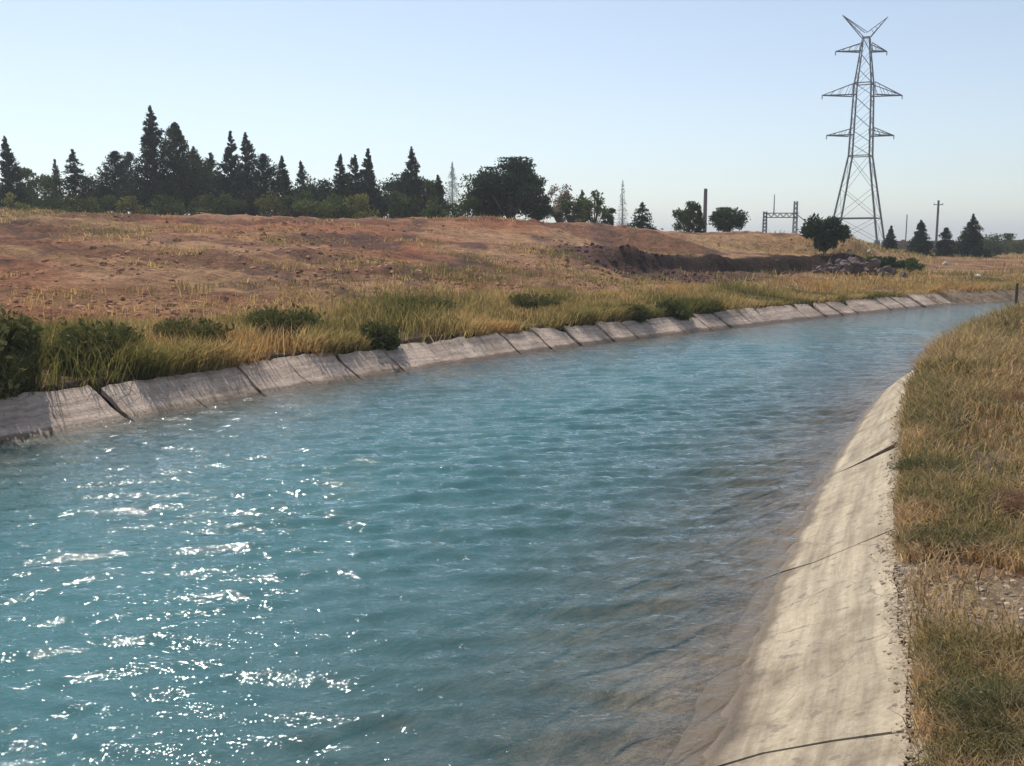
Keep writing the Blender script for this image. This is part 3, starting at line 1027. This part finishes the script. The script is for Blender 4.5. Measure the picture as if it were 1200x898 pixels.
T2 = [
    ('broadleaf_tree', 'round', 568, 196, 72, 56, DK2, 4200, 'left lobe of the big dark round tree clump in the middle of the horizon'),
    ('broadleaf_tree', 'round', 598, 184, 70, 76, DK, 10000, 'largest dark round tree in the middle of the horizon'),
    ('broadleaf_tree', 'round', 628, 205, 73, 42, MID, 2600, 'lower greyish green tree on the right side of the largest round tree'),
    ('broadleaf_tree', 'loose', 655, 212, 78, 34, MAUVE, 900, 'pale pinkish nearly bare tree right of the largest round tree'),
    ('conifer', 'cone', 681, 222, 84, 34, LT_, 2400, 'light green conical tree right of the pale bare tree'),
    ('conifer', 'cone', 730, 209, 340, 22, HAZED, 1500, 'pale hazy distant conifer standing alone above the brown crest'),
    ('shrub', 'bush', 712, 242, 76, 20, DK, 1200, 'small dark shrub on the crest just left of the pale distant conifer'),
    ('conifer', 'cone', 753, 236, 76, 32, DK, 1900, 'low dark cone shaped tree on the crest right of the pale distant conifer'),
    ('shrub', 'bush', 808, 236, 72, 34, MID, 2200, 'yellowish green bushy shrub on the crest beside the dark pole'),
    ('conifer', 'cone', 819, 238, 73, 18, DK2, 1200, 'narrow dark shrub between the yellowish bush and the dark pole'),
    ('broadleaf_tree', 'round', 853, 243, 72, 42, DK2, 2600, 'rounded green tree on the crest between the pole and the steel gantry'),
    ('broadleaf_tree', 'round', 968, 249, -299, 46, DK2, 5200, 'dark leaning tree at the end of the bank left of the pylon legs'),
    ('conifer', 'cone', 1044, 264, 92, 18, DK, 4000, 'smallest dark conifer standing by the right leg of the pylon'),
    ('conifer', 'cone', 1079, 257, 92, 29, DK, 6000, 'second dark conifer from the pylon, broad and pointed'),
    ('conifer', 'cone', 1110, 265, 92, 24, DK, 5000, 'third low dark conifer from the pylon, right of the thin post'),
    ('conifer', 'cone', 1140, 250, 92, 34, DK, 7500, 'rightmost and tallest of the four conical trees by the low wall'),
    ('shrub', 'bush', 1174, 274, 108, 46, MID, 2400, 'green bushy shrub right of the four conical trees'),
    ('shrub', 'bush', 1196, 281, 118, 30, LT_, 1200, 'pale green bush at the right edge of the picture under the horizon'),
    ('shrub', 'bush', 1036, 298, -318, 34, MID, 1900, 'green shrub just right of the grey rubble heap'),
    ('shrub', 'bush', 1066, 303, -319, 26, LT_, 1300, 'smaller light green shrub on the far bank right of the rubble heap'),
]
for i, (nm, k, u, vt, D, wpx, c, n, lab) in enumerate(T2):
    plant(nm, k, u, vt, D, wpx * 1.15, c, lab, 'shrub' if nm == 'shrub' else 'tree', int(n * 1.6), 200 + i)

# low undergrowth at the foot of the tree line, yellow green, sixteen clumps
under = [(22, 'under the leftmost conifer'), (60, 'below the thin green spire'), (98, 'right of the lone cone shaped conifer'), (120, 'under the bushy dark pair'), (158, 'left of the tallest conifer'), (196, 'below the tallest group'), (236, 'in the bright gap after the tallest group'), (262, 'under the twin spires'), (318, 'below the slim clear conifer'), (348, 'left of the thinnest spire'), (366, 'in the dip of the tree line'), (392, 'under the first of the three slim conifers'), (424, 'under the middle of the three slim conifers'), (470, 'left of the sharp single spire'), (505, 'under the mid green round tree'), (545, 'left of the largest round tree'), (572, 'under the largest round tree'), (668, 'below the light green conical tree'), (697, 'between the light green tree and the small dark shrub')]
for i, (u, wh) in enumerate(under):
    plant('shrub', 'bush', u, 221 + (i * 7 % 9), 70 + (i * 3 % 5), 42 + (i * 11 % 14), [YEL, MID, LT_, MID][i % 4], 'low yellow green shrub ' + wh, 'shrub', 1500, 300 + i, 'undergrowth along the tree line')


def blade_bush(name, s, lt, H, R, cols, n, label, seed, lean=.5, right=False):
    p = float(P_(RT, s)) + lt if right else float(P_(LT, s)) - lt
    x, y = to_xy(p, s)
    z = tz(x, y)
    rng = np.random.default_rng(seed)
    a = rng.random(n) * 6.28; q = np.sqrt(rng.random(n)) * R * .6
    bx, by = np.cos(a) * q, np.sin(a) * q
    bz = terrain(x + bx, y + by) - z
    h = H * rng.uniform(.45, 1.05, n) * (1 - .35 * (q / R))
    c = palette(n, rng.random(n), cols, seed)
    V, Fc, C = blades(bx, by, bz, h, rng.uniform(.016, .035, n) * (.22 if right else 1), rng.uniform(.1, 1, n) * lean * R / H * 1.2, c, seed, a + rng.normal(0, .5, n))
    root = empty(name, (x, y, z - .02)); tag(root, label, 'reeds' if 'reed' in name else 'shrub')
    link('foliage', np_mesh('foliage', V, Fc, C), M_LEAF, root)
    # leaves on the stems
    m = n
    k = rng.integers(0, n, m); f = rng.uniform(.25, 1, m)
    base = V.reshape(-1, 5, 3)
    cpt = (base[k, 0] + base[k, 1]) / 2 * (1 - f)[:, None] + base[k, 4] * f[:, None]
    V2, F2, C2 = leaf_quads(cpt, rng.normal(0, 1, (m, 3)), rng.uniform(.03, .08, m) * (.22 if right else 1), .4, c[k] * .9, rng)
    link('leaves', np_mesh('leaves', V2, F2, C2), M_LEAF, root)


DG = [(.06, .075, .03), (.10, .115, .045), (.15, .15, .06)]
MG = [(.10, .11, .04), (.18, .18, .075), (.27, .25, .11)]
YG = [(.07, .09, .03), (.14, .15, .06), (.24, .21, .09)]
blade_bush('reed_clump', 8.7, .5, 1.25, .5, MG, 5200, 'tall dark green reed clump at the left edge of the picture over the lining', 501)
blade_bush('reed_clump', 7.7, .5, 1.35, .9, MG, 5200, 'dark reed clump mostly cut off by the left edge of the picture', 502)
blade_bush('reed_clump', 10.3, 1.0, .62, .55, YG, 2000, 'lower green reed clump just right of the tall one at the left edge', 503)
blade_bush('reed_clump', 8.2, .35, .8, .6, MG, 2000, 'dark low reeds drooping over the lining, added to shade it, beneath the tall clump at the left edge', 512, .9)  # extra clump put here so its shade falls on the lining
blade_bush('bank_shrub', 16.6, .15, .55, .42, DG, 1300, 'dark green shrub hanging over a break in the left lining, nearest of these', 504, .9)
blade_bush('bank_shrub', 26.3, .15, .5, .42, DG, 1100, 'dark shrub hanging over the left lining, left of the far pair', 505, .9)
blade_bush('bank_shrub', 28.3, .12, .5, .5, DG, 1200, 'dark shrub hanging over the left lining, right of the far pair', 506, .9)
blade_bush('bank_shrub', 15.6, 1.8, .8, .9, YG, 2200, 'bright green bush on the verge behind the nearest break in the lining', 507)
blade_bush('bank_shrub', 10.9, 1.3, .85, .8, YG, 2200, 'yellow green tuft on the left verge right of the reed clumps', 508)
blade_bush('bank_shrub', 12.8, 1.3, .8, .8, YG, 2200, 'tall yellowish tuft on the verge above the whitest left panels', 509)
blade_bush('bank_shrub', 20.5, 2.2, .75, .9, YG, 2000, 'yellowish bush on the verge in the middle of the left bank', 510)
blade_bush('bank_shrub', 24.5, 2.0, .7, .9, YG, 1800, 'green bush on the verge before the far pair of overhanging shrubs', 511)

SCRUB = [(.10, .11, .05), (.17, .165, .085), (.26, .22, .12)]
RS = [(.20, .12, .08), (.34, .20, .13), (.44, .30, .19)]
for q in ((4.6, .42, .26, .34, SCRUB, 3200, 'low grey green scrub weed nearest the camera on the right bank', 521),
          (5.2, .95, .24, .32, RS, 2600, 'reddish brown dry weed behind the nearest grey green scrub', 522),
          (7.3, .30, .22, .30, SCRUB, 2600, 'grey green scrub weed on the edge just past the bare stony patch', 523),
          (8.6, 1.05, .28, .40, RS, 2800, 'reddish dry weed further in from the edge beyond the stony patch', 524),
          (9.6, .28, .26, .36, SCRUB, 2600, 'olive scrub weed leaning over the right lining halfway along', 525),
          (12.2, .45, .32, .42, SCRUB, 2600, 'olive scrub weed at the dark joint of the right lining', 526),
          (14.0, 1.5, .36, .55, RS, 2600, 'large reddish brown weed clump far along the right bank', 527)):
    blade_bush('scrub_weed', *q, .9, True)


# ------------------------------------------------------------------ lattice pylon
def bar(a, b, r, sides=4):
    return tube([a, b], [r, r], sides)


def mesh_of(name, parts, mat, parent=None):
    V, Fs = join_pydata(parts)
    me = bpy.data.meshes.new(name); me.from_pydata(V, [], Fs)
    return link(name, me, mat, parent)


def pylon():
    D = 150.0
    c = at(1004, 275, D)
    z0 = tz(c.x, c.y)
    px = D / F
    zz = lambda v: at(1013, v, D).z - z0
    root = empty('lattice_pylon', (c.x, c.y, z0))
    tag(root, 'tall grey lattice power pylon with three crossarms and a v shaped top', 'pylon')
    th = rad(16)
    lev = [(0, 38 * px), (zz(183), 16 * px), (zz(100), 13 * px), (zz(62), 7.5 * px), (zz(44), 5 * px)]

    def Rz(z):
        for (za, ra), (zb, rb) in zip(lev, lev[1:]):
            if z <= zb:
                return ra + (rb - ra) * (z - za) / (zb - za)
        return lev[-1][1]

    def corner(k, z):
        R = Rz(z)
        a = th + k * math.pi / 2
        return Vector((R * math.cos(a), R * math.sin(a), z))
    zs = [0, zz(256), zz(222), zz(183), zz(168), zz(152), zz(132), zz(112), zz(98), zz(80), zz(62), zz(44)]
    for k in range(4):
        pts = [corner(k, z) for z, _ in lev]
        pts[0] = corner(k, -0.3)
        mesh_of('leg', [tube(pts, [.17, .15, .13, .10, .08], 4)], M_STEEL, root)
    for k in range(4):
        parts = []
        for za, zb in zip(zs, zs[1:]):
            parts.append(bar(corner(k, za), corner(k + 1, zb), .03))
            parts.append(bar(corner(k + 1, za), corner(k, zb), .03))
        mesh_of('brace_panel', parts, M_STEEL, root)
    for z in (zs[1], zs[3], zz(98), zs[-1]):
        parts = [bar(corner(k, z), corner(k + 1, z), .09) for k in range(4)]
        mesh_of('horizontal_frame', parts, M_STEEL, root)
    for v, up, ul, ur in ((60.5, 9, 979, 1037), (112, 14, 966, 1057), (159, 8, 973, 1050)):
        z = zz(v)
        for s, ue in ((-1, ul), (1, ur)):
            tip = Vector(((ue - 1013) * px, 0, z))
            r = Rz(z) * .8
            parts = []
            for dy in (-1, 1):
                i0 = Vector((s * r, dy * r * .8, z)); i1 = Vector((s * r * .9, dy * r * .7, z + up * px))
                parts += [bar(i0, tip, .11), bar(i1, tip, .075), bar(i0, i1, .05)]
                for f in (.25, .5, .75):
                    parts.append(bar(i0.lerp(tip, f), i1.lerp(tip, f - .12), .035))
            for f in (.0, .3, .6):
                parts.append(bar(Vector((s * r, -r * .8, z)).lerp(tip, f), Vector((s * r, r * .8, z)).lerp(tip, f), .04))
            arm = mesh_of('crossarm', parts, M_STEEL, root)
            ins = [tube([tip + Vector((0, 0, -.05 - .13 * q)), tip + Vector((0, 0, -.1 - .13 * q)), tip + Vector((0, 0, -.17 - .13 * q))], [.03, .11, .03], 8) for q in range(4)]
            mesh_of('insulator', ins, M_STEEL, arm)
    zt = zz(44)
    for s, (ue, ve) in ((-1, (985, 18)), (1, (1036, 20))):
        tip = Vector(((ue - 1013) * px, 0, zz(ve)))
        parts = []
        for dy in (-1, 1):
            parts += [bar(Vector((s * .55, dy * .4, zt)), tip, .075), bar(Vector((s * .1, dy * .4, zz(38))), tip, .06)]
        for f in (.2, .4, .6, .8):
            parts.append(bar(Vector((s * .55, 0, zt)).lerp(tip, f), Vector((s * .1, 0, zz(38))).lerp(tip, f), .04))
        mesh_of('top_horn', parts, M_STEEL, root)
    for k in range(4):
        q = corner(k, 0)
        mesh_of('footing', [tube([(q.x, q.y, -.5), (q.x, q.y, .25)], [.5, .4], 8)], M_POLE, root)


pylon()


def pole(name, u, vtop, D, r, mat, label, cat, arm=False):
    w = at(u, vtop, D); z0 = tz(w.x, w.y); H = w.z - z0
    root = empty(name, (w.x, w.y, z0)); tag(root, label, cat)
    mesh_of('shaft', [tube([(0, 0, -.3), (0, 0, H * .5), (0, 0, H)], [r * 1.25, r * 1.1, r], 10)], mat, root)
    if arm:
        mesh_of('crosspiece', [bar((-.55, 0, H - .5), (.55, 0, H - .5), .06)] + [tube([(q, 0, H - .45), (q, 0, H - .3)], [.05, .03], 6) for q in (-.5, 0, .5)], mat, root)
    else:
        mesh_of('cap', [tube([(0, 0, H), (0, 0, H + .06)], [r * 1.15, r * .7], 10)], mat, root)
    return root


pole('utility_pole', 827, 222, 84, .15, M_POLE, 'short dark pole on the crest right of the yellowish bush', 'pole')
pole('utility_pole', 1100, 235, 118, .12, M_POLE, 'thin grey pole between the small conifers right of the pylon', 'pole', True)
pole('utility_pole', 1063, 252, 150, .07, M_POLE, 'faint thin pole between the first two small conifers', 'pole')
pole('wooden_stake', 1192, 334, 34, .045, M_WOOD, 'dark wooden stake in the grass near the right edge', 'stake')


def gantry():
    D = 112.0
    px = D / F
    c = at(913, 275, D); z0 = tz(c.x, c.y)
    root = empty('steel_gantry', (c.x, c.y, z0))
    tag(root, 'grey steel substation gantry with two uprights on the brown crest', 'gantry')
    Z = lambda v: at(913, v, D).z - z0
    X = lambda u: (u - 913) * px
    for u, vt in ((896, 248), (931, 236)):
        p = []
        for dx in (-.22, .22):
            for dy in (-.22, .22):
                p.append(bar((X(u) + dx, dy, -.3), (X(u) + dx * .7, dy * .7, Z(vt)), .05))
        n = 8
        for i in range(n):
            za, zb = Z(vt) * i / n, Z(vt) * (i + 1) / n
            for dy in (-.2, .2):
                p.append(bar((X(u) - .2, dy, za), (X(u) + .2, dy, zb), .03)); p.append(bar((X(u) + .2, dy, za), (X(u) - .2, dy, zb), .03))
        mesh_of('upright', p, M_STEEL, root)
    p = []
    for dy in (-.2, .2):
        for v in (250, 255):
            p.append(bar((X(894), dy, Z(v)), (X(934), dy, Z(v)), .06))
        for i in range(10):
            xa, xb = X(896) + (X(931) - X(896)) * i / 10, X(896) + (X(931) - X(896)) * (i + 1) / 10
            p.append(bar((xa, dy, Z(250 if i % 2 else 255)), (xb, dy, Z(255 if i % 2 else 250)), .035))
    mesh_of('crossbeam', p, M_STEEL, root)
    mesh_of('lightning_spike', [tube([(X(906), 0, Z(252)), (X(906), 0, Z(228))], [.07, .04], 6)], M_STEEL, root)
    mesh_of('side_strut', [bar((X(931), 0, Z(250)), (X(946), 0, Z(262)), .06), bar((X(946), 0, -.3), (X(946), 0, Z(258)), .07)], M_STEEL, root)


gantry()


def box(x0, x1, y0, y1, z0, z1):
    V = [(x, y, z) for x in (x0, x1) for y in (y0, y1) for z in (z0, z1)]
    Fs = [(0, 1, 3, 2), (4, 6, 7, 5), (0, 4, 5, 1), (2, 3, 7, 6), (0, 2, 6, 4), (1, 5, 7, 3)]
    return V, Fs


def low_wall():
    D = 126.0; px = D / F
    a = at(1036, 280, D); b = at(1250, 280, D)
    z0 = tz(a.x, a.y) - .6
    zt = at(1100, 282, D).z
    root = empty('boundary_wall', (a.x, a.y, z0)); tag(root, 'long low brown wall behind the four small conical trees', 'wall')
    rng = random.Random(4)
    L = b.x - a.x
    n = 9
    for i in range(n):
        x0, x1 = L * i / n + .03, L * (i + 1) / n - .03
        h = zt - z0 + rng.uniform(-.08, .08)
        mesh_of('wall_panel', [box(x0, x1 - .3, -.12, .12, 0, h)], M_WALL, root)
        mesh_of('pier', [box(x1 - .29, x1 + .05, -.2, .2, 0, h + .15)], M_WALL, root)


low_wall()


# ------------------------------------------------------------------ haze
def haze():
    v, f = box(-2700, 2700, -2700, 2700, -12, 43)
    me = bpy.data.meshes.new('haze'); me.from_pydata(v, [], f)
    m, nt, out = new_mat('air')
    vol = N(nt, 'ShaderNodeVolumePrincipled')
    vol.inputs['Color'].default_value = (.92, .96, 1.0, 1)
    vol.inputs['Density'].default_value = 0.0007
    vol.inputs['Anisotropy'].default_value = 0.3
    nt.links.new(vol.outputs[0], out.inputs['Volume'])
    o = link('haze', me, m)
    tag(o, 'thin pale summer haze over the whole place', 'haze', kind='stuff')


haze()
